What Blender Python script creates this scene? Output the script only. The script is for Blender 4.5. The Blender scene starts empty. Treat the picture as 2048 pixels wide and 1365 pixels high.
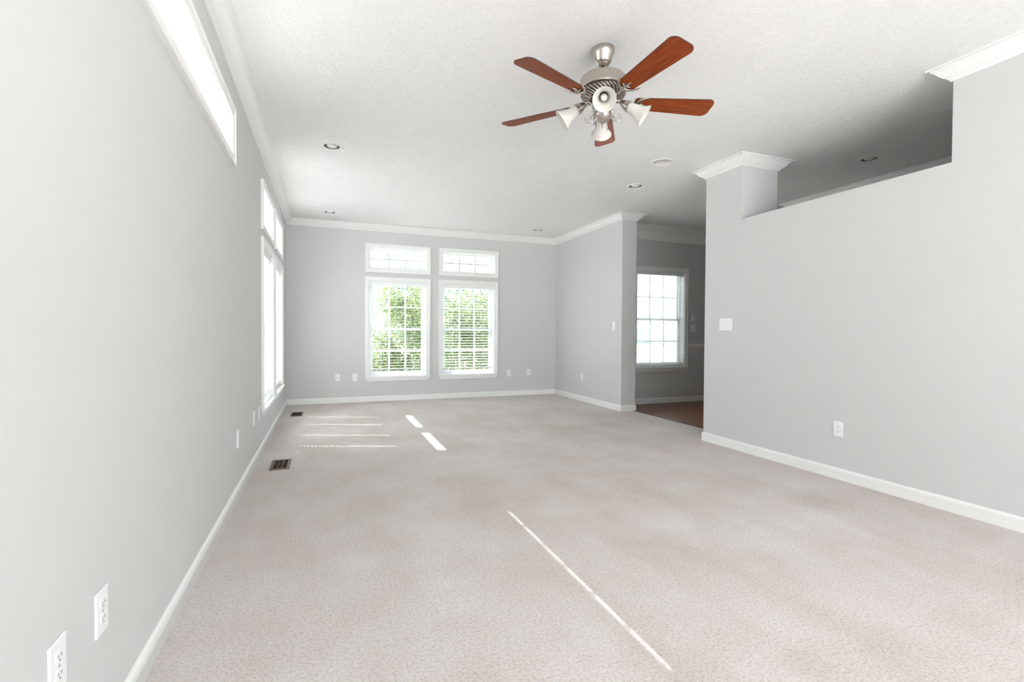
import bpy, bmesh, math, random
from mathutils import Vector, Matrix
PI = math.pi
random.seed(7)
sc = bpy.context.scene
col = sc.collection

# ------------------------------------------------------------------ camera
CAM_H = 1.093
YAW, PITCH, ROLL, FPX = math.radians(20.7649), math.radians(-1.0178), math.radians(0.3349), 983.92
cd = bpy.data.cameras.new('camera')
cam = bpy.data.objects.new('camera', cd); col.objects.link(cam)
cd.sensor_width = 36.0; cd.sensor_fit = 'HORIZONTAL'; cd.lens = FPX / 2048 * 36.0
cd.clip_start = 0.02; cd.clip_end = 500
fw = Vector((math.sin(YAW) * math.cos(PITCH), math.cos(YAW) * math.cos(PITCH), math.sin(PITCH)))
ri = Vector((math.cos(YAW), -math.sin(YAW), 0)); up = ri.cross(fw)
r2 = ri * math.cos(ROLL) + up * math.sin(ROLL); u2 = up * math.cos(ROLL) - ri * math.sin(ROLL)
cam.matrix_world = Matrix(((r2.x, u2.x, -fw.x, 0), (r2.y, u2.y, -fw.y, 0), (r2.z, u2.z, -fw.z, CAM_H), (0, 0, 0, 1)))
sc.camera = cam

# ------------------------------------------------------------------ exposure, world, sun, lamps
sc.view_settings.view_transform = 'Standard'
sc.view_settings.look = 'None'
sc.view_settings.gamma = 1.0
sc.view_settings.use_curve_mapping = False
sc.view_settings.exposure = 0.93
sc.cycles.use_denoising = True
sc.cycles.max_bounces = 10
sc.cycles.diffuse_bounces = 6
sc.cycles.glossy_bounces = 3
sc.cycles.transmission_bounces = 4
sc.cycles.transparent_max_bounces = 12
sc.cycles.sample_clamp_indirect = 6.0
sc.cycles.caustics_reflective = False
sc.cycles.caustics_refractive = False

SKY, SUN, REAR, FLASH = 2.8, 14.5, 44.0, 18.0
w = bpy.data.worlds.new('world'); sc.world = w; w.use_nodes = True
nt = w.node_tree; nt.nodes.clear()
out = nt.nodes.new('ShaderNodeOutputWorld'); bg = nt.nodes.new('ShaderNodeBackground')
sky = nt.nodes.new('ShaderNodeTexSky'); sky.sky_type = 'NISHITA'; sky.sun_disc = False
sky.sun_elevation = math.radians(52); sky.sun_rotation = math.radians(-70); sky.dust_density = 3.0
mx = nt.nodes.new('ShaderNodeMixRGB'); mx.inputs[0].default_value = 0.8
sm = nt.nodes.new('ShaderNodeMixRGB'); sm.blend_type = 'MULTIPLY'; sm.inputs[0].default_value = 1
sm.inputs[2].default_value = (0.12, 0.12, 0.12, 1)
nt.links.new(sky.outputs[0], sm.inputs[1]); nt.links.new(sm.outputs[0], mx.inputs[1])
mx.inputs[2].default_value = (0.92, 0.97, 1.0, 1)
nt.links.new(mx.outputs[0], bg.inputs[0]); bg.inputs[1].default_value = SKY
nt.links.new(bg.outputs[0], out.inputs[0])

ld = bpy.data.lights.new('sun', 'SUN'); ld.energy = SUN; ld.angle = math.radians(0.54); ld.color = (1, 0.98, 0.955)
sun = bpy.data.objects.new('sun', ld); col.objects.link(sun)
sd = Vector((1.0, -0.35, -1.39)).normalized()
sun.rotation_euler = sd.to_track_quat('-Z', 'Y').to_euler(); sun.location = (-6, 6, 9)

def area(name, loc, tgt, sx, sy, e, colr=(1, 1, 1), portal=False, shape='RECTANGLE'):
    l = bpy.data.lights.new(name, 'AREA'); l.shape = shape; l.size = sx; l.size_y = sy; l.energy = e; l.color = colr
    if portal: l.cycles.is_portal = True
    o = bpy.data.objects.new(name, l); col.objects.link(o); o.location = loc
    o.rotation_euler = (Vector(tgt) - Vector(loc)).to_track_quat('-Z', 'Y').to_euler()
    return o
area('rear_fill_lamp', (1.7, -2.52, 1.1), (1.7, 3, -0.9), 3.4, 1.7, REAR, (0.97, 0.99, 1.0))  # fill lamp added behind the camera, set in a made-up rear opening
fl_ = bpy.data.lights.new('camera_flash', 'SPOT'); fl_.energy = FLASH; fl_.spot_size = math.radians(105); fl_.spot_blend = 1.0
fl_.shadow_soft_size = 0.09; fl_.color = (0.97, 0.99, 1.0)
fo = bpy.data.objects.new('camera_flash', fl_); col.objects.link(fo); fo.location = (0.02, -0.06, 1.40)
fo.rotation_euler = (Vector((0.7, 3.0, 2.95)) - fo.location).to_track_quat('-Z', 'Y').to_euler()

# ------------------------------------------------------------------ dimensions
XL, YB, XN, XN2, YE = -0.540, 7.930, 3.836, 4.067, 5.837
XR, XR2, YC, YC2, YO = 3.612, 4.055, 3.993, 3.538, 1.896
ZP, H, YD, XK, YK, YR, XE = 2.158, 2.74, 6.35, 5.49, 4.58, -2.6, 7.3
WT = 0.13
# daylight portals
for (a, b, c, sx, sy, t) in ((-0.68, 5.45, 1.24, 1.0, 2.4, (5, 5.45, 1.24)), (-0.68, 6.6, 1.24, 1.0, 2.4, (5, 6.6, 1.24)),
                             (-0.68, 2.5, 2.28, 1.9, 0.35, (5, 2.5, 2.28))):
    o = area('window_portal', (a, b, c), t, sx, sy, 1, portal=True)
    o.rotation_euler = (0, -PI / 2, 0); o.data.size = sy; o.data.size_y = sx
for (a, b, c, sx, sy) in ((1.08, YB + .14, 1.24, 1.0, 2.4), (2.24, YB + .14, 1.24, 1.0, 2.4), (4.9, YD + .14, 1.33, 1.0, 1.6)):
    o = area('window_portal', (a, b, c), (a, b - 5, c), sx, sy, 1, portal=True)
    o.rotation_euler = (-PI / 2, 0, 0)

# ------------------------------------------------------------------ materials
def mat(name, base, rough=0.6, metal=0.0, spec=0.4):
    m = bpy.data.materials.new(name); m.use_nodes = True
    b = m.node_tree.nodes['Principled BSDF']
    b.inputs['Base Color'].default_value = (*base, 1); b.inputs['Roughness'].default_value = rough
    b.inputs['Metallic'].default_value = metal; b.inputs['Specular IOR Level'].default_value = spec
    return m
def nd(m, t): return m.node_tree.nodes.new(t)
def lk(m, a, b): m.node_tree.links.new(a, b)
def P(m): return m.node_tree.nodes['Principled BSDF']
def coords(m, scale=(1, 1, 1), rot=(0, 0, 0)):
    tc = nd(m, 'ShaderNodeTexCoord'); mp = nd(m, 'ShaderNodeMapping'); mp.inputs['Scale'].default_value = scale
    mp.inputs['Rotation'].default_value = rot
    lk(m, tc.outputs['Object'], mp.inputs[0]); return mp.outputs[0]
def noise(m, vec, scale, detail=4, rough=0.55):
    n = nd(m, 'ShaderNodeTexNoise'); n.inputs['Scale'].default_value = scale; n.inputs['Detail'].default_value = detail
    n.inputs['Roughness'].default_value = rough; lk(m, vec, n.inputs['Vector']); return n
def ramp(m, fac, stops):
    r = nd(m, 'ShaderNodeValToRGB'); e = r.color_ramp.elements
    while len(e) < len(stops): e.new(0.5)
    for i, (p, c) in enumerate(stops): e[i].position = p; e[i].color = (*c, 1)
    lk(m, fac, r.inputs[0]); return r
def bump(m, hgt, strength, dist):
    b = nd(m, 'ShaderNodeBump'); b.inputs['Strength'].default_value = strength; b.inputs['Distance'].default_value = dist
    lk(m, hgt, b.inputs['Height']); lk(m, b.outputs[0], P(m).inputs['Normal']); return b

M = {}
m = M['wall'] = mat('greige_wall_paint', (0.625, 0.628, 0.618), 0.75, spec=0.25)
n = noise(m, coords(m), 160, 3); bump(m, n.outputs[0], 0.12, 0.002)
m = M['trim'] = mat('white_trim_paint', (0.84, 0.84, 0.825), 0.4)
m = M['vinyl'] = mat('white_vinyl', (0.80, 0.83, 0.87), 0.35)
m = M['slat'] = mat('white_blind_slat', (0.84, 0.85, 0.86), 0.45)
m = M['plate'] = mat('white_plastic', (0.86, 0.86, 0.87), 0.3)
m = M['slot'] = mat('dark_slot', (0.16, 0.155, 0.15), 0.6)
m = M['screw'] = mat('screw_metal', (0.55, 0.53, 0.5), 0.35, 0.9)
m = M['roof'] = mat('soffit_paint', (0.75, 0.75, 0.74), 0.7)
m = M['house'] = mat('exterior_siding', (0.78, 0.78, 0.76), 0.7)

m = M['ceiling'] = mat('stomped_ceiling_texture', (0.88, 0.88, 0.865), 0.8, spec=0.2)
v = coords(m, (1.0, 1.0, 1.0))
dn = noise(m, v, 5, 2)
mxv = nd(m, 'ShaderNodeVectorMath'); mxv.operation = 'MULTIPLY_ADD'
mxv.inputs[1].default_value = (0.25, 0.25, 0.0); lk(m, dn.outputs['Color'], mxv.inputs[0]); lk(m, v, mxv.inputs[2])
n1 = noise(m, mxv.outputs[0], 36, 5, 0.62); n1.inputs['Distortion'].default_value = 1.2
r1 = ramp(m, n1.outputs[0], [(0.46, (0, 0, 0)), (0.5, (1, 1, 1)), (0.54, (0.15, 0.15, 0.15))])
n2 = noise(m, v, 90, 3)
ad = nd(m, 'ShaderNodeMath'); ad.operation = 'MULTIPLY_ADD'; ad.inputs[1].default_value = 0.35
lk(m, n2.outputs[0], ad.inputs[0]); lk(m, r1.outputs[0], ad.inputs[2])
bump(m, ad.outputs[0], 0.45, 0.0045)

m = M['carpet'] = mat('beige_carpet', (0.6, 0.55, 0.52), 0.95, spec=0.1)
v = coords(m)
f1 = noise(m, v, 340, 2, 0.7); f2 = noise(m, v, 90, 4, 0.7); g = noise(m, coords(m, (1.0, 0.45, 1)), 2.6, 6, 0.6)
g2 = noise(m, coords(m, (0.6, 1.5, 1), (0, 0, 0.5)), 1.1, 5, 0.6)
ra = ramp(m, f1.outputs[0], [(0.3, (0.64, 0.60, 0.585)), (0.52, (0.85, 0.81, 0.805)), (0.72, (0.97, 0.94, 0.935))])
rb = ramp(m, f2.outputs[0], [(0.36, (0.78, 0.755, 0.74)), (0.54, (1, 1, 1))])
rc = ramp(m, g.outputs[0], [(0.35, (0.90, 0.865, 0.845)), (0.62, (1, 1, 1))])
rd = ramp(m, g2.outputs[0], [(0.38, (0.95, 0.915, 0.90)), (0.6, (1, 1, 1))])
prev = ra.outputs[0]
for r_ in (rb, rc, rd):
    q = nd(m, 'ShaderNodeMixRGB'); q.blend_type = 'MULTIPLY'; q.inputs[0].default_value = 1
    lk(m, prev, q.inputs[1]); lk(m, r_.outputs[0], q.inputs[2]); prev = q.outputs[0]
lk(m, prev, P(m).inputs['Base Color'])
ad = nd(m, 'ShaderNodeMath'); ad.operation = 'ADD'; lk(m, f1.outputs[0], ad.inputs[0]); lk(m, f2.outputs[0], ad.inputs[1])
bump(m, ad.outputs[0], 0.8, 0.006)

m = M['wood_floor'] = mat('brown_plank_floor', (0.2, 0.09, 0.05), 0.35)
br = nd(m, 'ShaderNodeTexBrick'); br.inputs['Scale'].default_value = 1
br.inputs['Brick Width'].default_value = 1.1; br.inputs['Row Height'].default_value = 0.13
br.inputs['Mortar Size'].default_value = 0.0015; br.inputs['Color1'].default_value = (0.25, 0.11, 0.06, 1)
br.inputs['Color2'].default_value = (0.17, 0.07, 0.04, 1); br.inputs['Mortar'].default_value = (0.05, 0.025, 0.015, 1)
lk(m, coords(m), br.inputs['Vector'])
n = noise(m, coords(m, (2, 26, 1)), 2.5, 6); rr = ramp(m, n.outputs[0], [(0.3, (0.62, 0.6, 0.6)), (0.7, (1.15, 1.1, 1.1))])
q = nd(m, 'ShaderNodeMixRGB'); q.blend_type = 'MULTIPLY'; q.inputs[0].default_value = 1
lk(m, br.outputs[0], q.inputs[1]); lk(m, rr.outputs[0], q.inputs[2]); lk(m, q.outputs[0], P(m).inputs['Base Color'])

m = M['nickel'] = mat('brushed_nickel', (0.52, 0.475, 0.43), 0.24, 1.0)
n = noise(m, coords(m, (1, 1, 60)), 14, 3); bump(m, n.outputs[0], 0.06, 0.001)
m = M['nickel_dark'] = mat('antique_nickel_dark_vents', (0.10, 0.085, 0.075), 0.5, 0.8)  # darker metal for the bowl behind the swirl bars
m = M['blade'] = mat('cherry_wood_blade', (0.3, 0.07, 0.02), 0.42, spec=0.22)
n = noise(m, coords(m, (3.0, 42, 8)), 2.0, 7, 0.6); n.inputs['Distortion'].default_value = 0.6
rr = ramp(m, n.outputs[0], [(0.25, (0.10, 0.014, 0.004)), (0.5, (0.235, 0.042, 0.006)), (0.75, (0.34, 0.075, 0.010))])
lk(m, rr.outputs[0], P(m).inputs['Base Color'])
m = M['blade_edge'] = mat('dark_blade_edge', (0.06, 0.02, 0.012), 0.5)

m = M['shade'] = bpy.data.materials.new('frosted_alabaster_glass'); m.use_nodes = True
b = P(m); b.inputs['Base Color'].default_value = (0.86, 0.85, 0.80, 1); b.inputs['Roughness'].default_value = 0.25
tr = nd(m, 'ShaderNodeBsdfTranslucent'); tr.inputs[0].default_value = (0.9, 0.89, 0.85, 1)
mixs = nd(m, 'ShaderNodeMixShader'); mixs.inputs[0].default_value = 0.4
lk(m, b.outputs[0], mixs.inputs[1]); lk(m, tr.outputs[0], mixs.inputs[2])
lk(m, mixs.outputs[0], m.node_tree.nodes['Material Output'].inputs[0])
n = noise(m, coords(m), 22, 4); rr = ramp(m, n.outputs[0], [(0.35, (0.78, 0.77, 0.72)), (0.6, (0.9, 0.89, 0.86))])
lk(m, rr.outputs[0], b.inputs['Base Color'])
M['bulb'] = mat('clear_bulb_glass', (0.75, 0.74, 0.70), 0.08, 0.3, 0.8)
M['reflector'] = mat('frosted_reflector_bulb', (0.78, 0.77, 0.73), 0.3)
M['baffle'] = mat('ribbed_grey_baffle', (0.22, 0.21, 0.19), 0.5)
M['cone'] = mat('pale_trim_cone', (0.62, 0.61, 0.56), 0.4)
M['vent'] = mat('brown_metal_register', (0.13, 0.09, 0.065), 0.4, 0.6)
M['vent_in'] = mat('register_dark_inside', (0.03, 0.022, 0.018), 0.8)

m = M['glass'] = bpy.data.materials.new('window_glass'); m.use_nodes = True; m.node_tree.nodes.remove(P(m))
tr = nd(m, 'ShaderNodeBsdfTransparent'); tr.inputs[0].default_value = (0.97, 0.985, 0.98, 1)
gl = nd(m, 'ShaderNodeBsdfGlossy'); gl.inputs['Roughness'].default_value = 0.02
fr = nd(m, 'ShaderNodeFresnel'); ge = nd(m, 'ShaderNodeNewGeometry'); mr = nd(m, 'ShaderNodeMapRange')
mr.inputs['To Min'].default_value = 1.15; mr.inputs['To Max'].default_value = 1 / 1.15   # same reflection from both sides of a pane
lk(m, ge.outputs['Backfacing'], mr.inputs['Value']); lk(m, mr.outputs[0], fr.inputs[0])
mixs = nd(m, 'ShaderNodeMixShader'); lk(m, fr.outputs[0], mixs.inputs[0]); lk(m, tr.outputs[0], mixs.inputs[1])
lk(m, gl.outputs[0], mixs.inputs[2]); lk(m, mixs.outputs[0], m.node_tree.nodes['Material Output'].inputs[0])

def leafmat(name, c1, c2, c3):
    m = mat(name, c2, 0.5)
    n = noise(m, coords(m), 9, 2); rr = ramp(m, n.outputs[0], [(0.3, c1), (0.5, c2), (0.7, c3)])
    lk(m, rr.outputs[0], P(m).inputs['Base Color'])
    tr = nd(m, 'ShaderNodeBsdfTranslucent'); lk(m, rr.outputs[0], tr.inputs[0])
    mi = nd(m, 'ShaderNodeMixShader'); mi.inputs[0].default_value = 0.4
    lk(m, P(m).outputs[0], mi.inputs[1]); lk(m, tr.outputs[0], mi.inputs[2])
    lk(m, mi.outputs[0], m.node_tree.nodes['Material Output'].inputs[0]); return m
M['leaf'] = leafmat('green_leaves', (0.06, 0.11, 0.035), (0.17, 0.23, 0.08), (0.40, 0.43, 0.22))
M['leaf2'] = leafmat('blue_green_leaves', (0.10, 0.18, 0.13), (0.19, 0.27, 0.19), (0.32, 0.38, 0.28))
M['bark'] = mat('grey_brown_bark', (0.25, 0.2, 0.16), 0.9)
m = M['gravel'] = mat('pale_concrete_ground', (0.62, 0.61, 0.58), 0.9)
n = noise(m, coords(m), 3, 6); rr = ramp(m, n.outputs[0], [(0.3, (0.72, 0.72, 0.71)), (0.7, (0.84, 0.84, 0.83))])
lk(m, rr.outputs[0], P(m).inputs['Base Color'])
m = M['grass'] = mat('lawn_green', (0.2, 0.3, 0.1), 0.9)
n = noise(m, coords(m), 2, 6); rr = ramp(m, n.outputs[0], [(0.3, (0.16, 0.26, 0.08)), (0.7, (0.3, 0.38, 0.14))])
lk(m, rr.outputs[0], P(m).inputs['Base Color'])
M['blue_siding'] = mat('blue_grey_siding', (0.34, 0.44, 0.48), 0.7)
M['shingle'] = mat('grey_shingle', (0.4, 0.42, 0.44), 0.9)
M['darkglass'] = mat('dark_window_glass', (0.28, 0.36, 0.38), 0.1)

# ------------------------------------------------------------------ mesh helpers
class MB:
    def __init__(s): s.v = []; s.f = []; s.mi = []; s.smooth = []
    def add(s, vs, fs, mi=0, smooth=False):
        o = len(s.v); s.v += [tuple(p) for p in vs]
        for f in fs: s.f.append([i + o for i in f]); s.mi.append(mi); s.smooth.append(smooth)
        return s
    def box(s, x0, x1, y0, y1, z0, z1, mi=0):
        return s.add([(x, y, z) for x in (x0, x1) for y in (y0, y1) for z in (z0, z1)],
                     [(0, 1, 3, 2), (4, 6, 7, 5), (0, 4, 5, 1), (2, 3, 7, 6), (0, 2, 6, 4), (1, 5, 7, 3)], mi)
    def bevbox(s, x0, x1, y0, y1, z0, z1, b, mi=0):
        bm = bmesh.new(); bmesh.ops.create_cube(bm, size=1)
        for q in bm.verts: q.co = Vector(((x0 + x1) / 2 + q.co.x * (x1 - x0), (y0 + y1) / 2 + q.co.y * (y1 - y0), (z0 + z1) / 2 + q.co.z * (z1 - z0)))
        bmesh.ops.bevel(bm, geom=bm.edges[:], offset=b, segments=2, affect='EDGES', profile=0.6)
        bm.verts.index_update()
        s.add([q.co for q in bm.verts], [[q.index for q in f.verts] for f in bm.faces], mi); bm.free(); return s
    def lathe(s, prof, n=40, mtx=None, mi=0, smooth=True):
        vs = []; fs = []
        for (r, z) in prof:
            for k in range(n):
                a = 2 * PI * k / n; p = Vector((r * math.cos(a), r * math.sin(a), z)); vs.append(mtx @ p if mtx else p)
        for i in range(len(prof) - 1):
            for k in range(n):
                a, b = i * n + k, i * n + (k + 1) % n; fs.append((a, b, b + n, a + n))
        return s.add(vs, fs, mi, smooth)
    def tube(s, pts, r, n=10, mi=0, cap=True, sy=1.0):
        pts = [Vector(p) for p in pts]; N = len(pts); rs = r if isinstance(r, (list, tuple)) else [r] * N
        vs = []; fs = []; ref = None
        for i, p in enumerate(pts):
            t = (pts[min(i + 1, N - 1)] - pts[max(i - 1, 0)]).normalized()
            if ref is None: ref = Vector((0, 0, 1)) if abs(t.z) < 0.9 else Vector((1, 0, 0))
            a = t.cross(ref).normalized(); b = a.cross(t).normalized(); ref = b
            for k in range(n):
                th = 2 * PI * k / n; vs.append(p + a * rs[i] * math.cos(th) + b * rs[i] * sy * math.sin(th))
        for i in range(N - 1):
            for k in range(n):
                a, b = i * n + k, i * n + (k + 1) % n; fs.append((a, b, b + n, a + n))
        if cap: fs.append(list(range(n))[::-1]); fs.append([(N - 1) * n + k for k in range(n)])
        return s.add(vs, fs, mi, True)
    def prism(s, poly, fn, d0, d1, mi=0):
        n = len(poly); vs = [fn(a, b, d0) for a, b in poly] + [fn(a, b, d1) for a, b in poly]
        fs = [list(range(n)), list(range(n, 2 * n))] + [(i, (i + 1) % n, n + (i + 1) % n, n + i) for i in range(n)]
        return s.add(vs, fs, mi)
    def build(s, name, mats, parent=None, auto=True, rec=True):
        me = bpy.data.meshes.new(name); me.from_pydata([tuple(p) for p in s.v], [], s.f)
        mats = mats if isinstance(mats, (list, tuple)) else [mats]
        for q in mats: me.materials.append(M[q] if isinstance(q, str) else q)
        for i, p in enumerate(me.polygons): p.material_index = s.mi[i]; p.use_smooth = s.smooth[i]
        if rec:
            bm = bmesh.new(); bm.from_mesh(me); bmesh.ops.recalc_face_normals(bm, faces=bm.faces[:]); bm.to_mesh(me); bm.free()
        o = bpy.data.objects.new(name, me); col.objects.link(o)
        if parent: o.parent = parent
        return o
def empty(name, loc=(0, 0, 0), rot=(0, 0, 0)):
    o = bpy.data.objects.new(name, None); col.objects.link(o); o.location = loc; o.rotation_euler = rot
    o.empty_display_size = 0.1; return o
def tag(o, label=None, cat=None, group=None, kind=None):
    if label: o['label'] = label
    if cat: o['category'] = cat
    if group: o['group'] = group
    if kind: o['kind'] = kind
    return o
def copy_tree(o, parent=None):
    c = o.copy(); col.objects.link(c); c.parent = parent
    for ch in list(o.children): copy_tree(ch, c)
    return c
def struct(o): o['kind'] = 'structure'; return o

def slab(mb, u0, u1, v0, v1, holes, fn, d0, d1):
    """solid panel with rectangular holes; fn(u, v, d) -> point"""
    us = sorted({u0, u1, *[h[0] for h in holes], *[h[1] for h in holes]}); us = [q for q in us if u0 <= q <= u1]
    vs = sorted({v0, v1, *[h[2] for h in holes], *[h[3] for h in holes]}); vs = [q for q in vs if v0 <= q <= v1]
    def solid(i, j):
        if i < 0 or j < 0 or i >= len(us) - 1 or j >= len(vs) - 1: return False
        a, b = (us[i] + us[i + 1]) / 2, (vs[j] + vs[j + 1]) / 2
        return not any(h[0] < a < h[1] and h[2] < b < h[3] for h in holes)
    idx = {}
    V = []; F = []
    def g(i, j, k):
        if (i, j, k) not in idx: idx[(i, j, k)] = len(V); V.append(fn(us[i], vs[j], (d0, d1)[k]))
        return idx[(i, j, k)]
    for i in range(len(us) - 1):
        for j in range(len(vs) - 1):
            if not solid(i, j): continue
            for k in (0, 1): F.append([g(i, j, k), g(i + 1, j, k), g(i + 1, j + 1, k), g(i, j + 1, k)])
            if not solid(i - 1, j): F.append([g(i, j, 0), g(i, j + 1, 0), g(i, j + 1, 1), g(i, j, 1)])
            if not solid(i + 1, j): F.append([g(i + 1, j, 0), g(i + 1, j + 1, 0), g(i + 1, j + 1, 1), g(i + 1, j, 1)])
            if not solid(i, j - 1): F.append([g(i, j, 0), g(i + 1, j, 0), g(i + 1, j, 1), g(i, j, 1)])
            if not solid(i, j + 1): F.append([g(i, j + 1, 0), g(i + 1, j + 1, 0), g(i + 1, j + 1, 1), g(i, j + 1, 1)])
    mb.add(V, F); return mb
def frame_sweep(mb, u0, u1, v0, v1, prof, fn, sides=(1, 1, 1, 1), mi=0):
    """mitred frame; prof = (outward offset, protrusion); sides bottom,right,top,left"""
    n = len(prof); V = []
    for (cu, su), (cv, sv) in (((u0, -1), (v0, -1)), ((u1, 1), (v0, -1)), ((u1, 1), (v1, 1)), ((u0, -1), (v1, 1))):
        for o, d in prof:
            uu = cu + su * o; vv = cv + sv * (o if not (sv < 0 and not sides[0]) else 0)
            V.append(fn(uu, vv, d))
    F = []
    for c in range(4):
        if not sides[c]: continue
        a, b = c * n, ((c + 1) % 4) * n
        for i in range(n): F.append((a + i, a + (i + 1) % n, b + (i + 1) % n, b + i))
    mb.add(V, F, mi); return mb
def sweep(mb, path, prof, closed=False, mi=0):
    """prof (p, z): p = offset to the LEFT of the travel direction"""
    N = len(path); P2 = [Vector(p) for p in path]; n = len(prof); V = []
    def left(i):
        d = (P2[(i + 1) % N] - P2[i]).normalized(); return Vector((-d.y, d.x))
    for i in range(N):
        if closed: a, b = left(i - 1 if i else N - 1), left(i)
        else: a = left(i - 1) if i else left(0); b = left(i) if i < N - 1 else left(N - 2)
        mvec = (a + b) / (1 + a.dot(b))
        for p, z in prof: V.append((P2[i].x + mvec.x * p, P2[i].y + mvec.y * p, z))
    F = []
    for i in range(N if closed else N - 1):
        a, b = i * n, ((i + 1) % N) * n
        for k in range(n): F.append((a + k, a + (k + 1) % n, b + (k + 1) % n, b + k))
    if not closed: F += [list(range(n)), [(N - 1) * n + k for k in range(n)]]
    mb.add(V, F, mi); return mb

fl = lambda u, v, d: (XL + d, u, v)          # left wall: d towards the room
fb = lambda u, v, d: (u, YB - d, v)          # back wall
fd = lambda u, v, d: (u, YD - d, v)          # dining wall
# window openings (u0, u1, v0, v1)
CW = 0.06
W_TL, W_TR = (0.630, 1.528, 2.07, 2.40), (1.787, 2.685, 2.07, 2.40)
W_LL, W_LR = (0.627, 1.525, 0.39, 1.885), (1.784, 2.682, 0.39, 1.885)
W_F1T, W_F2T = (5.00, 5.90, 2.07, 2.40), (6.16, 7.06, 2.07, 2.40)
W_F1, W_F2 = (5.00, 5.90, 0.39, 1.885), (6.16, 7.06, 0.39, 1.885)
W_NT = (1.84, 3.43, 2.1745, 2.405)
W_D = (4.44, 5.334, 0.565, 2.06)
W_R = (-0.3, 3.3, 0.3, 2.4)  # unseen rear opening, added to go with the fill lamp

# ------------------------------------------------------------------ structure
EXT = -0.13
m_ = slab(MB(), YR - .13, YB, 0, H, [W_F1T, W_F2T, W_F1, W_F2, W_NT], fl, 0, EXT).build('wall_left', 'wall'); struct(m_)
m_ = slab(MB(), XL - .13, XN + .0, 0, H, [W_TL, W_TR, W_LL, W_LR], fb, 0, EXT).build('wall_back', 'wall'); struct(m_)
struct(MB().box(XN, XN2, YE, YB + .13, 0, H).build('wall_alcove', 'wall'))
m_ = slab(MB(), XN2, XE, 0, H, [W_D], fd, 0, EXT).build('wall_dining', 'wall'); struct(m_)
# right wall: low wall with a full-height column and a full-height near end, one solid
pts = [(YR, 0), (YC, 0), (YC, H), (YC2, H), (YC2, ZP), (YO, ZP), (YO, H), (YR, H)]
struct(MB().prism(pts, lambda a, b, d: (d, a, b), XR, XR2).build('wall_right', 'wall'))
struct(MB().box(XK, XK + .12, YR, YK, 0, H).build('wall_kitchen', 'wall'))
struct(MB().box(XE, XE + .12, YR, YD + .13, 0, H).build('wall_dining_side', 'wall'))
struct(slab(MB(), XL, XE, 0, H, [W_R], lambda u, v, d: (u, YR - d, v), 0, .13).build('wall_rear', 'wall'))
struct(MB().box(XL - .13, 4.067, YR - .13, YB + .13, -.06, 0).build('floor', 'carpet'))
struct(MB().box(4.067, XE + .12, YR - .13, YD + .13, -.06, -.004).build('floor_wood', 'wood_floor'))
struct(MB().box(4.045, 4.085, YC, YE, -.002, .006).build('trim_1', 'vent'))
LIGHTS = [(0.056, 4.697), (0.057, 7.282), (3.19, 7.265), (3.25, 4.696), (4.773, 3.158)]
DISC = (3.043, 3.95)
ho = [(x - .068, x + .068, y - .068, y + .068) for x, y in LIGHTS] + [(DISC[0] - .078, DISC[0] + .078, DISC[1] - .078, DISC[1] + .078)]
struct(slab(MB(), XL - .13, XE + .12, YR - .13, YB + .13, ho, lambda u, v, d: (u, v, d), H, H + .072).build('ceiling', 'ceiling'))
r = MB(); r.box(-0.96, 4.42, YR - .5, 8.45, H + .074, H + .2); r.box(4.42, XE + .5, YR - .5, YD + .55, H + .062, H + .2)
r.box(-0.985, -0.96, YR - .5, 8.45, H + .074, H + .2); r.box(-0.985, 4.42, 8.45, 8.475, H + .02, H + .2)
struct(r.build('roof_eaves', 'roof'))

CROWN = [(0, H - .0876), (.011, H - .0876), (.013, H - .079), (.021, H - .074), (.022, H - .069), (.030, H - .066), (.045, H - .054),
         (.058, H - .038), (.070, H - .024), (.080, H - .018), (.082, H - .011), (.099, H - .010), (.099, H), (0, H)]
def crown(name, path, closed=False): return struct(sweep(MB(), path, CROWN, closed).build(name, 'trim'))
# travel with the room on the left-hand side
crown('trim_2', [(XN2, YD), (XN2, YE), (XN, YE), (XN, YB), (XL, YB), (XL, YR)])
crown('trim_3', [(XR, YC2), (XR2, YC2), (XR2, YC), (XR, YC)][::-1], True)
crown('trim_4', [(XR, YR), (XR, YO), (XR2, YO), (XR2, YR)])
crown('trim_5', [(XK, YR), (XK, YK), (XK + .12, YK)])
crown('trim_6', [(XE, YD), (XN2, YD)])
struct(sweep(MB(), [(XE, YD), (XN2, YD)], [(0, H - .225), (.014, H - .225), (.02, H - .215), (.02, H - .105), (.026, H - .095), (.026, H - .087), (0, H - .087)]).build('trim_7', 'trim'))
BASE = [(0, 0), (.012, 0), (.012, .048), (.013, .052), (.013, .070), (.010, .079), (.005, .084), (0, .085)]
def base(name, path): return struct(sweep(MB(), path, BASE).build(name, 'trim'))
bl = MB(); sweep(bl, [(XL, YB), (XL, YR)], BASE)
bl.mi = [1 if k == 1 else 0 for k in range(len(bl.f))]
struct(bl.build('baseboard_left', ['trim', 'wall']))
base('baseboard_back', [(XN, YB), (XL, YB)])
base('baseboard_alcove', [(XN2, YD), (XN2, YE), (XN, YE), (XN, YB)])
base('baseboard_right', [(XR, YR), (XR, YC), (XR2, YC), (XR2, YR)][::1])
base('baseboard_dining', [(XE, YD), (XN2, YD)])
RAIL = [(0, .862), (.012, .862), (.014, .88), (.024, .895), (.026, .905), (.014, .912), (.012, .925), (0, .925)]
struct(sweep(MB(), [(XE, YD), (W_D[1] + CW, YD)], RAIL).build('trim_8', 'trim'))

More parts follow.
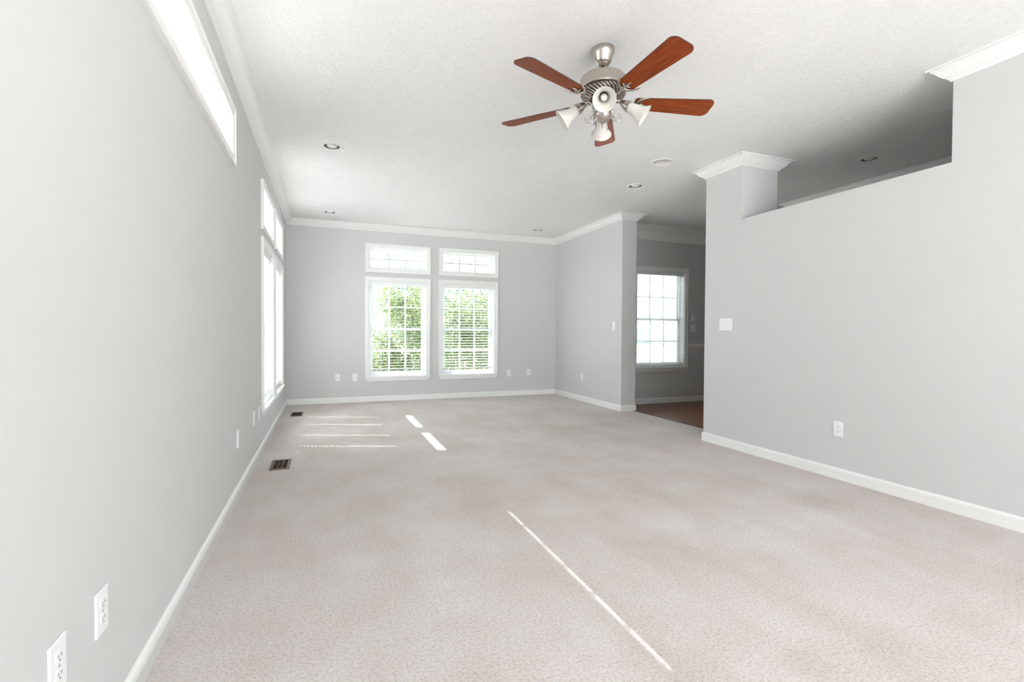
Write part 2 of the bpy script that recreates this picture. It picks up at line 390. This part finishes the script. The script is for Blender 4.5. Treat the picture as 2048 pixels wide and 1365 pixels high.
# ------------------------------------------------------------------ windows
CAS = [(0, -.004), (0, .013), (.008, .017), (.040, .018), (.046, .024), (.058, .024), (.06, .020), (.06, 0), (.03, -.001)]
wn = [0]
def window(op, fn, kind, label):
    wn[0] += 1
    u0, u1, v0, v1 = op
    root = struct(empty('window_%d' % wn[0])); root['label'] = label
    low = kind != 'transom'
    c = MB(); frame_sweep(c, u0, u1, v0, v1, CAS, fn, (0 if low else 1, 1, 1, 1)); c.build('casing', 'trim', root)
    j = MB(); t = .008   # jamb lining
    slab(j, u0, u1, v0, v1, [(u0 + t, u1 - t, v0 + t, v1 - t)], fn, -.0, -.095); j.build('jamb', 'trim', root)
    # vinyl frame in the outer part of the wall
    f = MB(); slab(f, u0 + t, u1 - t, v0 + t, v1 - t, [(u0 + .032, u1 - .032, v0 + .032, v1 - .032)], fn, -.082, -.125); f.build('frame', 'vinyl', root)
    def grid(a0, a1, b0, b1, d, nx, nz, parent, t=.012):
        g = MB(); x0, x1 = d - .004, d + .004
        us = [a0 + (a1 - a0) * k / nx for k in range(1, nx)]; vs = [b0 + (b1 - b0) * k / nz for k in range(1, nz)]
        holes = []
        U = [a0] + us + [a1]; Vv = [b0] + vs + [b1]
        for i in range(nx):
            for k in range(nz):
                holes.append((U[i] + (t if i else 0), U[i + 1] - (t if i < nx - 1 else 0), Vv[k] + (t if k else 0), Vv[k + 1] - (t if k < nz - 1 else 0)))
        slab(g, a0, a1, b0, b1, holes, fn, x0, x1); g.build('muntins', 'vinyl', parent)
    def pane(a0, a1, b0, b1, d, parent):
        g = MB(); p = [fn(a, b, e) for e in (d - .0015, d + .0015) for a, b in ((a0, b0), (a1, b0), (a1, b1), (a0, b1))]
        g.add(p, [(0, 1, 2, 3), (4, 5, 6, 7), (0, 1, 5, 4), (1, 2, 6, 5), (2, 3, 7, 6), (3, 0, 4, 7)]); g.build('glass_pane', 'glass', parent)
    if not low:
        n = 3 if u1 - u0 < 1.2 else 6
        pane(u0 + .032, u1 - .032, v0 + .032, v1 - .032, -.1, root)
        grid(u0 + .032, u1 - .032, v0 + .032, v1 - .032, -.1065, n, 2, root, .012)
    else:
        vm = v0 + (v1 - v0) * .495
        a0, a1 = u0 + .032, u1 - .032
        for nm, b0, b1, d0, d1 in (('upper_sash', vm - .018, v1 - .032, -.108, -.124), ('lower_sash', v0 + .032, vm + .022, -.085, -.105)):
            s = MB(); s_ = .034; slab(s, a0, a1, b0, b1, [(a0 + s_, a1 - s_, b0 + s_ + .004, b1 - s_)], fn, d0, d1); so = s.build(nm, 'vinyl', root)
            dm = (d0 + d1) / 2
            pane(a0 + s_, a1 - s_, b0 + s_ + .004, b1 - s_, dm + .003, so); grid(a0 + s_, a1 - s_, b0 + s_ + .004, b1 - s_, dm - .004, 3, 2, so)
        # stool with clipped corners, apron with slanted ends
        st = MB(); st.prism([(u0 - CW - .004, 0), (u0 - CW - .004, .03), (u0 - CW + .006, .042), (u1 + CW - .006, .042), (u1 + CW + .004, .03), (u1 + CW + .004, 0)],
                            lambda a, b, d: fn(a, d, b), v0 - .020, v0); st.build('stool', 'trim', root)
        ap = MB(); ap.prism([(u0 - CW, v0 - .020), (u1 + CW, v0 - .020), (u1 + CW - .045, v0 - .072), (u0 - CW + .045, v0 - .072)], fn, 0, .018)
        ap.prism([(u0 - CW, v0 - .020), (u1 + CW, v0 - .020), (u1 + CW - .018, v0 - .040), (u0 - CW + .018, v0 - .040)], fn, .018, .026); ap.build('apron', 'trim', root)
    return root
window(W_TL, fb, 'transom', 'left grid transom above the left window on the back wall')
window(W_TR, fb, 'transom', 'right grid transom above the right window on the back wall')
window(W_LL, fb, 'low', 'left tall double-hung window on the back wall')
window(W_LR, fb, 'low', 'right tall double-hung window on the back wall')
window(W_F1T, fl, 'transom', 'nearer small transom above the pair of windows on the left wall')
window(W_F2T, fl, 'transom', 'transom nearest the back corner on the left wall')
window(W_F1, fl, 'low', 'nearer tall window of the pair on the left wall')
window(W_F2, fl, 'low', 'tall window on the left wall nearest the back corner')
window(W_NT, fl, 'transom', 'long narrow transom high on the left wall')
window(W_D, fd, 'low', 'double-hung window in the dining room beyond the opening')

# ------------------------------------------------------------------ blinds
def blind(op, fn, label, zb, tilt, holes=False, wand=True, zslat0=None):
    u0, u1, v0, v1 = op; a0, a1 = u0 + .014, u1 - .014; top = v1 - .014; dc = -.040
    c = fn((u0 + u1) / 2, v1, dc)
    root = empty('window_blind', c)
    g = lambda u, v, d: tuple(Vector(fn(u, v, d)) - Vector(c))
    tag(root, label, 'blind', 'white horizontal window blinds')
    h = MB(); h.prism([(a0, top - .048), (a1, top - .048), (a1, top), (a0, top)], g, dc - .024, dc + .026); h.prism([(a0 - .003, top - .052), (a1 + .003, top - .052), (a1 + .003, top + .004), (a0 - .003, top + .004)], g, dc + .027, dc + .033)
    h.build('headrail', 'slat', root)
    s = MB(); z = top - .075; pitch = .0445; ct, st = math.cos(tilt), math.sin(tilt)
    def strip(x0, x1, e0, e1, z):
        T = .0012
        P_ = []
        for (e, zz) in ((e0, -T), (e1, -T), (e1, T), (e0, T)):
            dd, vz = e * ct - zz * st, e * st + zz * ct
            P_.append((dd, vz))
        vs = [g(x, z + vz, dc + dd) for x in (x0, x1) for dd, vz in P_]
        s.add(vs, [(0, 1, 2, 3), (4, 7, 6, 5), (0, 4, 5, 1), (1, 5, 6, 2), (2, 6, 7, 3), (3, 7, 4, 0)])
    hx = [a0 + .17, a1 - .17]
    while z > zb + .03:
        if holes:
            strip(a0, a1, -.025, -.009, z); strip(a0, a1, .009, .025, z)
            e = a0
            for x in hx: strip(e, x - .006, -.009, .009, z); e = x + .006
            strip(e, a1, -.009, .009, z)
        else: strip(a0, a1, -.025, .025, z)
        z -= pitch
    s.build('slats', 'slat', root)
    b = MB(); b.prism([(-.025, zb + .002), (-.02, zb - .014), (.02, zb - .014), (.025, zb + .002), (.02, zb + .006), (-.02, zb + .006)], lambda e, v, u: g(u, v, dc + e), a0, a1); b.build('bottom_rail', 'slat', root)
    l = MB()
    for x in hx:
        for e in (-.026, .026): l.tube([g(x, top - .05, dc + e), g(x, zb, dc + e)], .0009, 5)
    l.build('ladder_cord', 'slat', root)
    if wand:
        q = MB(); q.tube([g(a0 + .10, top - .06, dc + .034), g(a0 + .10, top - .72, dc + .036)], .004, 8); q.build('tilt_wand', 'slat', root)
    return root
blind(W_LL, fb, 'white blind with near-flat slats in the left window of the back wall', .505, math.radians(-2))
blind(W_LR, fb, 'white blind with tilted visible slats in the right window of the back wall', .50, math.radians(-10))
blind(W_F1, fl, 'white blind with its bottom rail raised off the sill in the nearer left-wall window', .47, math.radians(-3), True)
blind(W_F2, fl, 'white blind in the left-wall window nearest the back corner', .43, math.radians(-3), True)
blind(W_D, fd, 'white blind lowered in the dining room window beyond the opening', .60, math.radians(-3))

# ------------------------------------------------------------------ wall plates (local: x right, y out of the wall, z up)
def plate_body(root, wd, ht=.114):
    MB().bevbox(-wd / 2, wd / 2, 0, .006, -ht / 2, ht / 2, .0028).build('cover_plate', 'plate', root)
def make_outlet(name='power_outlet'):
    root = empty(name); plate_body(root, .070)
    for sgn in (1, -1):
        r_ = MB(); zc = sgn * .0195
        poly = [(.0165 * math.cos(a) if abs(math.cos(a)) < .93 else .0155 * math.copysign(1, math.cos(a)), zc + .0145 * max(-.93, min(.93, math.sin(a)))) for a in [2 * PI * k / 24 for k in range(24)]]
        r_.prism(poly, lambda a, b, d: (a, d, b), .0055, .0078)
        rc_ = r_.build('receptacle', 'plate', root)
        q = MB(); q.box(-.0072, -.0054, .0074, .0082, zc - .001, zc + .007); q.box(.0054, .0070, .0074, .0082, zc, zc + .006)
        q.lathe([(.0001, 0), (.0024, 0), (.0024, .0008), (.0001, .0008)], 10, Matrix.Translation((0, .0074, zc - .0068)) @ Matrix.Rotation(-PI / 2, 4, 'X'))
        q.build('slots', 'slot', rc_)
    s = MB(); s.lathe([(.0001, .002), (.003, .0018), (.0035, 0)], 12, Matrix.Translation((0, .0055, 0)) @ Matrix.Rotation(-PI / 2, 4, 'X')); s.build('screw', 'screw', root)
    return root
def make_coax():
    root = empty('cable_jack'); plate_body(root, .070)
    s = MB(); s.lathe([(.0001, .012), (.0028, .012), (.0045, .0115), (.0048, .003), (.0075, .0025), (.0075, 0)], 14, Matrix.Translation((0, .005, 0)) @ Matrix.Rotation(-PI / 2, 4, 'X')); s.build('connector', 'screw', root)
    for z in (.042, -.042): MB().lathe([(.0001, .0015), (.0028, .0012), (.003, 0)], 10, Matrix.Translation((0, .0055, z)) @ Matrix.Rotation(-PI / 2, 4, 'X')).build('screw', 'screw', root)
    return root
def make_switch(n, name='light_switch'):
    root = empty(name); wd = {1: .070, 2: .114, 3: .16}[n]; plate_body(root, wd, .117)
    for k in range(n):
        x = (k - (n - 1) / 2) * .046
        c = MB(); c.box(x - .0055, x + .0055, .0055, .0068, -.012, .012); c.build('switch_collar', 'plate', root)
        t = MB(); t.prism([(0, -.006), (0, .006), (.012, .012), (.0125, .007), (.003, -.005)], lambda a, b, d: (d, .0062 + a, b), x - .004, x + .004); t.build('toggle', 'plate', root)
        for z in (.030, -.030): MB().lathe([(.0001, .0012), (.0026, .001), (.003, 0)], 10, Matrix.Translation((x, .0056, z)) @ Matrix.Rotation(-PI / 2, 4, 'X')).build('screw', 'plate', root)
    return root
ROT = {'left': -PI / 2, 'back': PI, 'right': PI / 2}
def put(o, wall, u, z, label, cat, group=None):
    o.location = {'left': (XL, u, z), 'back': (u, YB, z), 'alcove': (XN, u, z), 'right': (XR, u, z), 'dining': (u, YD, z)}[wall]
    o.rotation_euler = (0, 0, {'left': -PI / 2, 'back': PI, 'alcove': PI / 2, 'right': PI / 2, 'dining': PI}[wall])
    tag(o, label, cat, group); return o
G = 'white duplex wall outlets'
o0 = put(make_outlet(), 'left', 1.315, .373, 'large white duplex outlet low on the left wall, closest to the camera', 'outlet', G)
put(copy_tree(o0), 'left', 1.537, .373, 'white duplex outlet on the left wall just beyond the closest one', 'outlet', G)
put(copy_tree(o0), 'left', 3.64, .383, 'white outlet alone midway along the left wall above the baseboard', 'outlet', G)
put(copy_tree(o0), 'left', 4.74, .383, 'white outlet just below the left corner of the left-wall window sill', 'outlet', G)
put(copy_tree(o0), 'back', .423, .385, 'white duplex outlet on the back wall beside the left window sill', 'outlet', G)
put(copy_tree(o0), 'back', 2.95, .39, 'white duplex outlet on the back wall just right of the right window', 'outlet', G)
put(copy_tree(o0), 'alcove', 6.95, .39, 'white outlet on the side wall of the alcove above the baseboard', 'outlet', G)
put(copy_tree(o0), 'right', 2.58, .379, 'white duplex outlet low on the right wall', 'outlet', G)
c0 = put(make_coax(), 'back', .173, .388, 'white cable jack plate on the back wall, leftmost plate by the corner', 'cable jack', 'white cable jack plates')
put(copy_tree(c0), 'left', 4.43, .389, 'white cable jack plate on the left wall with a dark connector nub', 'cable jack', 'white cable jack plates')
put(copy_tree(c0), 'back', 3.315, .393, 'white cable jack plate on the back wall nearest the alcove corner', 'cable jack', 'white cable jack plates')
put(make_switch(1), 'alcove', 6.03, 1.19, 'single white toggle switch near the end of the alcove wall', 'light switch')
put(make_switch(3), 'right', 3.706, 1.181, 'wide three-toggle white switch plate on the right wall by the opening', 'light switch')
put(make_switch(1), 'dining', 5.505, 1.35, 'narrow white switch above a wider one on the dining wall', 'light switch')
put(make_switch(2), 'dining', 5.505, 1.174, 'wide two-toggle white switch below a narrow one on the dining wall', 'light switch')

# ------------------------------------------------------------------ floor registers
def make_register(L, W):
    root = empty('floor_register')
    f = MB(); slab(f, -W / 2, W / 2, -L / 2, L / 2, [(-W / 2 + .022, W / 2 - .022, -L / 2 + .025, L / 2 - .025)], lambda u, v, d: (u, v, d), .0005, .006); f.build('frame', 'vent', root)
    b = MB(); b.box(-W / 2 + .02, W / 2 - .02, -L / 2 + .022, L / 2 - .022, .0004, .0012); b.build('opening', 'vent_in', root)
    l = MB(); n = 22
    for k in range(n):
        y = -L / 2 + .03 + (L - .06) * k / (n - 1); l.add([(-W / 2 + .02, y - .002, .0052), (W / 2 - .02, y - .002, .0052), (W / 2 - .02, y + .003, .0018), (-W / 2 + .02, y + .003, .0018),
             (-W / 2 + .02, y - .0005, .0056), (W / 2 - .02, y - .0005, .0056), (W / 2 - .02, y + .0045, .0022), (-W / 2 + .02, y + .0045, .0022)],
             [(0, 1, 2, 3), (4, 5, 6, 7), (0, 1, 5, 4), (1, 2, 6, 5), (2, 3, 7, 6), (3, 0, 4, 7)])
    for x in (-.016, .016): l.box(x - .002, x + .002, -L / 2 + .024, L / 2 - .024, .0045, .006)
    l.build('louvers', 'vent', root); return root
v0_ = make_register(.315, .145); v0_.location = (-.343, 4.405, 0)
tag(v0_, 'brown metal floor register in the carpet, the nearer one along the left wall', 'floor vent', 'brown floor registers')
v1_ = copy_tree(v0_); v1_.location = (-.352, 7.005, 0)
tag(v1_, 'brown metal floor register in the carpet near the back left corner', 'floor vent', 'brown floor registers')

# ------------------------------------------------------------------ recessed lights
def make_can():
    root = empty('recessed_light')
    MB().lathe([(.069, 0), (.072, -.004), (.088, -.006), (.096, -.004), (.0985, 0)], 40).build('trim_ring', 'trim', root)
    pr = [(.069, -.001)]
    for k in range(6): pr += [(.067 - .001 * k, .004 + .009 * k), (.0655 - .001 * k, .009 + .009 * k)]
    pr += [(.05, .057), (.0005, .057)]
    MB().lathe(pr, 36).build('baffle', 'baffle', root)
    MB().lathe([(.030, .05), (.040, .03), (.047, .012), (.046, .004), (.036, -.004), (.018, -.008), (.0005, -.009)], 32).build('bulb', 'reflector', root)
    return root
lab = ['white recessed ceiling light, nearer of the two along the left side', 'white recessed ceiling light near the back left corner of the ceiling',
       'small white recessed ceiling light by the alcove corner at the back right', 'white recessed ceiling light with dark baffle, just beyond the bulbless one right of the fan',
       'recessed ceiling light in the shaded kitchen ceiling seen over the half wall']
can = None
for i, (x, y) in enumerate(LIGHTS):
    c = make_can() if can is None else copy_tree(can); can = can or c
    c.location = (x, y, H); tag(c, lab[i], 'recessed light', 'recessed ceiling lights with bulbs')
c = empty('recessed_light', (DISC[0], DISC[1], H)); tag(c, 'larger pale recessed ceiling fixture without a visible bulb, between fan and column', 'recessed light')
MB().lathe([(.084, 0), (.086, -.004), (.102, -.005), (.110, -.003), (.112, 0)], 44).build('trim_ring', 'trim', c)
MB().lathe([(.084, -.001), (.0755, .004), (.068, .03), (.058, .052), (.05, .056), (.0005, .057)], 40).build('reflector_cone', 'cone', c)

# ------------------------------------------------------------------ ceiling fan
FX, FY = 1.510, 2.515
fan = empty('ceiling_fan', (FX, FY, H))
tag(fan, 'brushed nickel ceiling fan with five cherry wood blades and four bell glass shades', 'ceiling fan')
MB().lathe([(.0005, 0), (.066, 0), (.0665, -.006), (.0655, -.022), (.061, -.034), (.046, -.074), (.040, -.084), (.034, -.087), (.033, -.093), (.022, -.097), (.0005, -.097)], 48).build('canopy', 'nickel', fan)
MB().lathe([(.0005, -.09), (.0125, -.09), (.0125, -.150), (.021, -.152), (.022, -.163), (.0005, -.164)], 24).build('downrod', 'nickel', fan)
hs = MB().lathe([(.0005, -.158), (.03, -.158), (.108, -.163), (.126, -.168), (.132, -.175), (.1325, -.180), (.1325, -.226), (.1345, -.229), (.1345, -.234), (.128, -.238), (.121, -.240)], 64).build('motor_housing', 'nickel', fan)
MB().lathe([(.121, -.238), (.128, -.246), (.129, -.256), (.122, -.270), (.100, -.284), (.070, -.292), (.0005, -.294)], 56).build('vent_bowl', 'nickel_dark', fan)
vr = MB()
for k in range(34):
    a = 2 * PI * k / 34; pts = []
    for j in range(7):
        t = j / 6; rr_ = .1285 - .058 * t; zz = -.243 - .050 * t ** .8 + (.004 * math.sin(PI * t)) * -1 ; aa = a + .55 * t
        rr_ = [.1275, .1295, .127, .119, .107, .092, .075][j]; zz = [-.245, -.254, -.264, -.2745, -.2825, -.289, -.293][j]
        pts.append((rr_ * math.cos(aa), rr_ * math.sin(aa), zz))
    vr.tube(pts, .0034, 6)
vr.build('swirl_vents', 'nickel', fan)
# blades
BANG = [-86.5 + 72 * k for k in range(5)]
def blade_outline():
    pts = []
    def arc(cx, cy, r, a0, a1, n=6):
        for k in range(n + 1):
            a = math.radians(a0 + (a1 - a0) * k / n); pts.append((cx + r * math.cos(a), cy + r * math.sin(a)))
    L0, L1, w0, w1 = .185, .665, .050, .072
    pts.append((L0, -w0 + .012)); arc(L0 + .018, -w0 + .014, .014, 225, 275, 3)
    arc(L1 - .045, -w1 + .040, .040, -88, -10); arc(L1 - .045, w1 - .040, .040, 10, 88)
    arc(L0 + .018, w0 - .014, .014, 85, 135, 3); pts.append((L0, w0 - .012))
    return pts
for i, ang in enumerate(BANG):
    R_ = Matrix.Rotation(math.radians(ang), 4, 'Z') @ Matrix.Translation((0, 0, -.303)) @ Matrix.Rotation(math.radians(-12), 4, 'X')
    iron = MB(); tf = lambda p: R_ @ Vector(p)
    # claw: crescent with three tips lying under the blade
    cz = -.0075
    iron.tube([tf((.262, .066, cz)), tf((.240, .062, cz)), tf((.214, .048, cz - .001)), tf((.197, .026, cz - .002)), tf((.190, 0, cz - .002)), tf((.197, -.026, cz - .002)), tf((.214, -.048, cz - .001)), tf((.240, -.062, cz)), tf((.262, -.066, cz))],
              [.0025, .0065, .0088, .0105, .0125, .0105, .0088, .0065, .0025], 10, sy=.6)
    iron.tube([tf((.188, 0, cz)), tf((.215, 0, cz)), tf((.238, 0, cz)), tf((.262, .0, cz))], [.013, .0095, .008, .003], 10, sy=.6)
    for sg in (1, -1):
        iron.tube([tf((.212, sg * .006, cz)), tf((.222, sg * .016, cz)), tf((.226, sg * .026, cz))], [.006, .006, .003], 8, sy=.6)
    A = Matrix.Rotation(math.radians(ang), 4, 'Z')
    iron.tube([A @ Vector(p) for p in ((.070, 0, -.288), (.095, 0, -.298), (.125, 0, -.312), (.155, 0, -.318), (.178, 0, -.313), (.196, 0, -.310))], [.013, .012, .009, .0085, .010, .009], 10, sy=.6)
    iron.build('blade_iron', 'nickel', fan)
    b = MB(); ol = blade_outline(); n = len(ol); T = .003
    b.add([(x, y, -T) for x, y in ol] + [(x, y, T) for x, y in ol], [list(range(n))[::-1], list(range(n, 2 * n))], 0)
    b.add([(x, y, -T) for x, y in ol] + [(x, y, T) for x, y in ol], [(k, (k + 1) % n, n + (k + 1) % n, n + k) for k in range(n)], 1)
    bo = b.build('blade', ['blade', 'blade_edge'], fan); bo.matrix_local = R_
# light kit
MB().lathe([(.060, -.290), (.062, -.300), (.058, -.306), (.050, -.309), (.050, -.338), (.043, -.344), (.036, -.350), (.036, -.360), (.049, -.364), (.051, -.376), (.048, -.392), (.038, -.408),
            (.022, -.419), (.010, -.423), (.007, -.430), (.0005, -.433)], 40).build('light_fitter', 'nickel', fan)
ch = MB()
for k in range(14): ch.lathe([(.0002, .0016), (.0014, .0008), (.0014, -.0008), (.0002, -.0016)], 6, Matrix.Translation((.016, -.030, -.414 - .0034 * k)))
ch.lathe([(.0002, .004), (.0028, .0), (.0036, -.010), (.0002, -.014)], 10, Matrix.Translation((.016, -.030, -.466)))
ch.build('pull_chain', 'nickel', fan)
for ai, az in enumerate((-119, -29, 61, 151)):
    A = Matrix.Rotation(math.radians(az), 4, 'Z'); tl = math.radians(34)
    arm = MB()
    path = [(.050, -.374), (.0535, -.355), (.055, -.330), (.060, -.312), (.072, -.301), (.088, -.297), (.100, -.301), (.108, -.309)]
    arm.tube([A @ Vector((r_, 0, z_)) for r_, z_ in path], .0052, 10)
    sp = []
    for k in range(30):
        t = k / 29; a = math.radians(150 - 10) + t * 3.6 * PI; rad = .026 * (1 - t) + .004
        sp.append(A @ Vector((.079 + rad * math.cos(a), 0, -.396 + rad * math.sin(a))))
    arm.tube([A @ Vector((.051, 0, -.366)), A @ Vector((.052, 0, -.374))] + sp, [.004] * 2 + [.0036 - .0016 * k / 29 for k in range(30)], 8)
    ao = arm.build('lamp_arm', 'nickel', fan)
    # axis: outwards and down
    neck = Vector((.140, 0, -.334)); ax = Vector((math.cos(tl), 0, -math.sin(tl)))
    q = Vector((0, 0, 1)).rotation_difference(ax).to_matrix().to_4x4()
    T_ = A @ Matrix.Translation(neck) @ q
    MB().lathe([(.0005, -.046), (.012, -.045), (.016, -.038), (.020, -.030), (.029, -.012), (.031, .006), (.033, .008), (.033, .012), (.029, .013), (.0275, .004), (.0005, .002)], 30, T_).build('lamp_socket', 'nickel', ao)
    out_ = [(.0265, .004), (.029, .018), (.0315, .036), (.0345, .056), (.040, .076), (.050, .096), (.060, .110), (.064, .116)]
    inn = [(r_ - .003, s_ - .0005) for r_, s_ in out_][::-1]
    MB().lathe(out_ + [(.0635, .118), (.0615, .1175)] + inn, 40, T_).build('lamp_shade', 'shade', fan)
    MB().lathe([(.0145, .003), (.0145, .020), (.014, .030), (.018, .042), (.0195, .052), (.017, .064), (.010, .072), (.0004, .075)], 24, T_).build('light_bulb', 'bulb', fan)

# ------------------------------------------------------------------ outdoors
GZ = -.75
g = MB(); g.box(-60, 140, -40, 160, GZ - .2, GZ); struct(g.build('ground', 'gravel'))
g = MB(); g.box(10, 140, 55, 80, GZ, GZ + .04); tag(g.build('lawn', 'grass'), kind='stuff', label='strip of green lawn in front of the distant house', cat='lawn')
g = MB(); g.box(-3, 4.0, 8.6, 10.0, GZ, GZ + .03); tag(g.build('grass_bed', 'grass'), kind='stuff', label='grass under the shrubs outside the back windows', cat='grass')

def shrub(name, label, cx, cy, blobs, n, leaf, size, mt, seed):
    rnd = random.Random(seed); root = empty(name, (cx, cy, GZ)); tag(root, label, 'shrub' if 'shrub' in name else 'hedge' if 'hedge' in name else 'tree', 'leafy plants outside the back windows')
    lf = MB(); tr_ = MB(); tot = sum(b[6] for b in blobs)
    for (bx, by, bz, rx, ry, rz, wgt) in blobs:
        tr_.tube([(rnd.uniform(-.08, .08), rnd.uniform(-.08, .08), 0), (bx * .4, by * .4, (bz - GZ) * .45), (bx, by, bz - GZ)], [.035, .022, .008], 6)
        for _ in range(5):
            d = Vector((rnd.gauss(0, 1), rnd.gauss(0, 1), rnd.gauss(.2, 1))).normalized()
            tr_.tube([(bx, by, bz - GZ), (bx + d.x * rx * .5, by + d.y * ry * .5, bz - GZ + d.z * rz * .5), (bx + d.x * rx * .95, by + d.y * ry * .95, bz - GZ + d.z * rz * .95)], [.008, .005, .002], 5)
        for _ in range(int(n * wgt / tot)):
            while True:
                p = Vector((rnd.uniform(-1, 1), rnd.uniform(-1, 1), rnd.uniform(-1, 1)))
                if p.length < 1 and rnd.random() < .25 + .75 * p.length: break
            c = Vector((bx + p.x * rx, by + p.y * ry, bz - GZ + p.z * rz))
            if c.z < .03: continue
            L = size * rnd.uniform(.6, 1.3); W_ = L * .42
            ax = Vector((rnd.gauss(0, 1), rnd.gauss(0, 1), rnd.gauss(-.2, .7))).normalized()
            sd_ = ax.cross(Vector((rnd.gauss(0, .5), rnd.gauss(0, .5), 1))).normalized(); nn = ax.cross(sd_)
            vs = [c, c + ax * L * .35 + sd_ * W_ * .5, c + ax * L * .35 - nn * L * .06, c + ax * L * .35 - sd_ * W_ * .5, c + ax * L * .75 + sd_ * W_ * .35, c + ax * L * .75 - nn * L * .02, c + ax * L * .75 - sd_ * W_ * .35, c + ax * L]
            lf.add(vs, [(0, 1, 2), (0, 2, 3), (1, 4, 5, 2), (2, 5, 6, 3), (4, 7, 5), (5, 7, 6)])
    lf.build('foliage', mt, root, rec=False); tr_.build('stems', 'bark', root)
    return root
shrub('leafy_shrub', 'broad light green shrub outside the left back window', 1.40, 10.8,
      [(-.5, 0, .35, .55, .5, .9, 2), (.25, .1, .9, .6, .5, 1.0, 3), (.55, -.1, 1.4, .45, .5, .85, 2), (-.1, 0, 1.75, .28, .3, .35, .45), (-.1, 0, -.05, .9, .5, .7, 2.5)], 10500, 0, .085, 'leaf', 1)
shrub('leafy_shrub', 'wide light green shrub outside the right back window', 3.45, 11.9,
      [(-.6, 0, .9, .6, .5, 1.0, 3), (.2, .1, .6, .7, .5, 1.1, 3), (.0, -.1, 1.5, .75, .5, .65, 2), (.9, .1, .8, .5, .5, 1.2, 2)], 10000, 0, .085, 'leaf', 2)
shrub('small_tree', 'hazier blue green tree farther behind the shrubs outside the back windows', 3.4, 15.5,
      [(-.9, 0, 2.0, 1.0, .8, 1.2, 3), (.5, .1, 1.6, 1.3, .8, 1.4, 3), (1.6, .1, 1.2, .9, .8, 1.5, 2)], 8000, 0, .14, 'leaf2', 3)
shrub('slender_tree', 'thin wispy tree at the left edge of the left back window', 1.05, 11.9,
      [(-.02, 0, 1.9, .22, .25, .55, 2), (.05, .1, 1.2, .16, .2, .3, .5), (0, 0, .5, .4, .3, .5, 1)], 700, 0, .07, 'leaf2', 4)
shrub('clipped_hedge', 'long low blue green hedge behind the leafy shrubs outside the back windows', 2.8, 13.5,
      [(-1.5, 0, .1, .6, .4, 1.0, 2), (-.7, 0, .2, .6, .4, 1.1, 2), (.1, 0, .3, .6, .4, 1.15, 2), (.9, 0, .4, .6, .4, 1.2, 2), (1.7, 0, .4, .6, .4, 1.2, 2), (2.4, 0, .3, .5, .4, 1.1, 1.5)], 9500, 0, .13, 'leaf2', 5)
# distant house
hh = empty('distant_house', (50, 71, GZ + .04)); tag(hh, 'blue grey house far beyond the dining room window', 'house')
MB().box(-9, 0.6, -3, 3, 0, 2.6).build('wall', 'blue_siding', hh)
MB().prism([(-3.4, 2.55), (3.4, 2.55), (0, 4.0)], lambda a, b, d: (d, a, b), -9.3, 0.9).build('roof', 'shingle', hh)
for x in (-7, -4, -1.2):
    MB().box(x - .5, x + .5, -3.06, -3.0, 1.0, 2.1).build('window', 'darkglass', hh)
h2 = empty('distant_shed', (60, 74, GZ + .04)); tag(h2, 'pale low building far beyond the dining room window', 'building')
MB().box(-1.2, 3, -2, 2, 0, 3.0).build('wall', 'house', h2)
MB().prism([(-2.2, 2.98), (2.2, 2.98), (0, 3.9)], lambda a, b, d: (d, a, b), -1.4, 3.2).build('roof', 'shingle', h2)
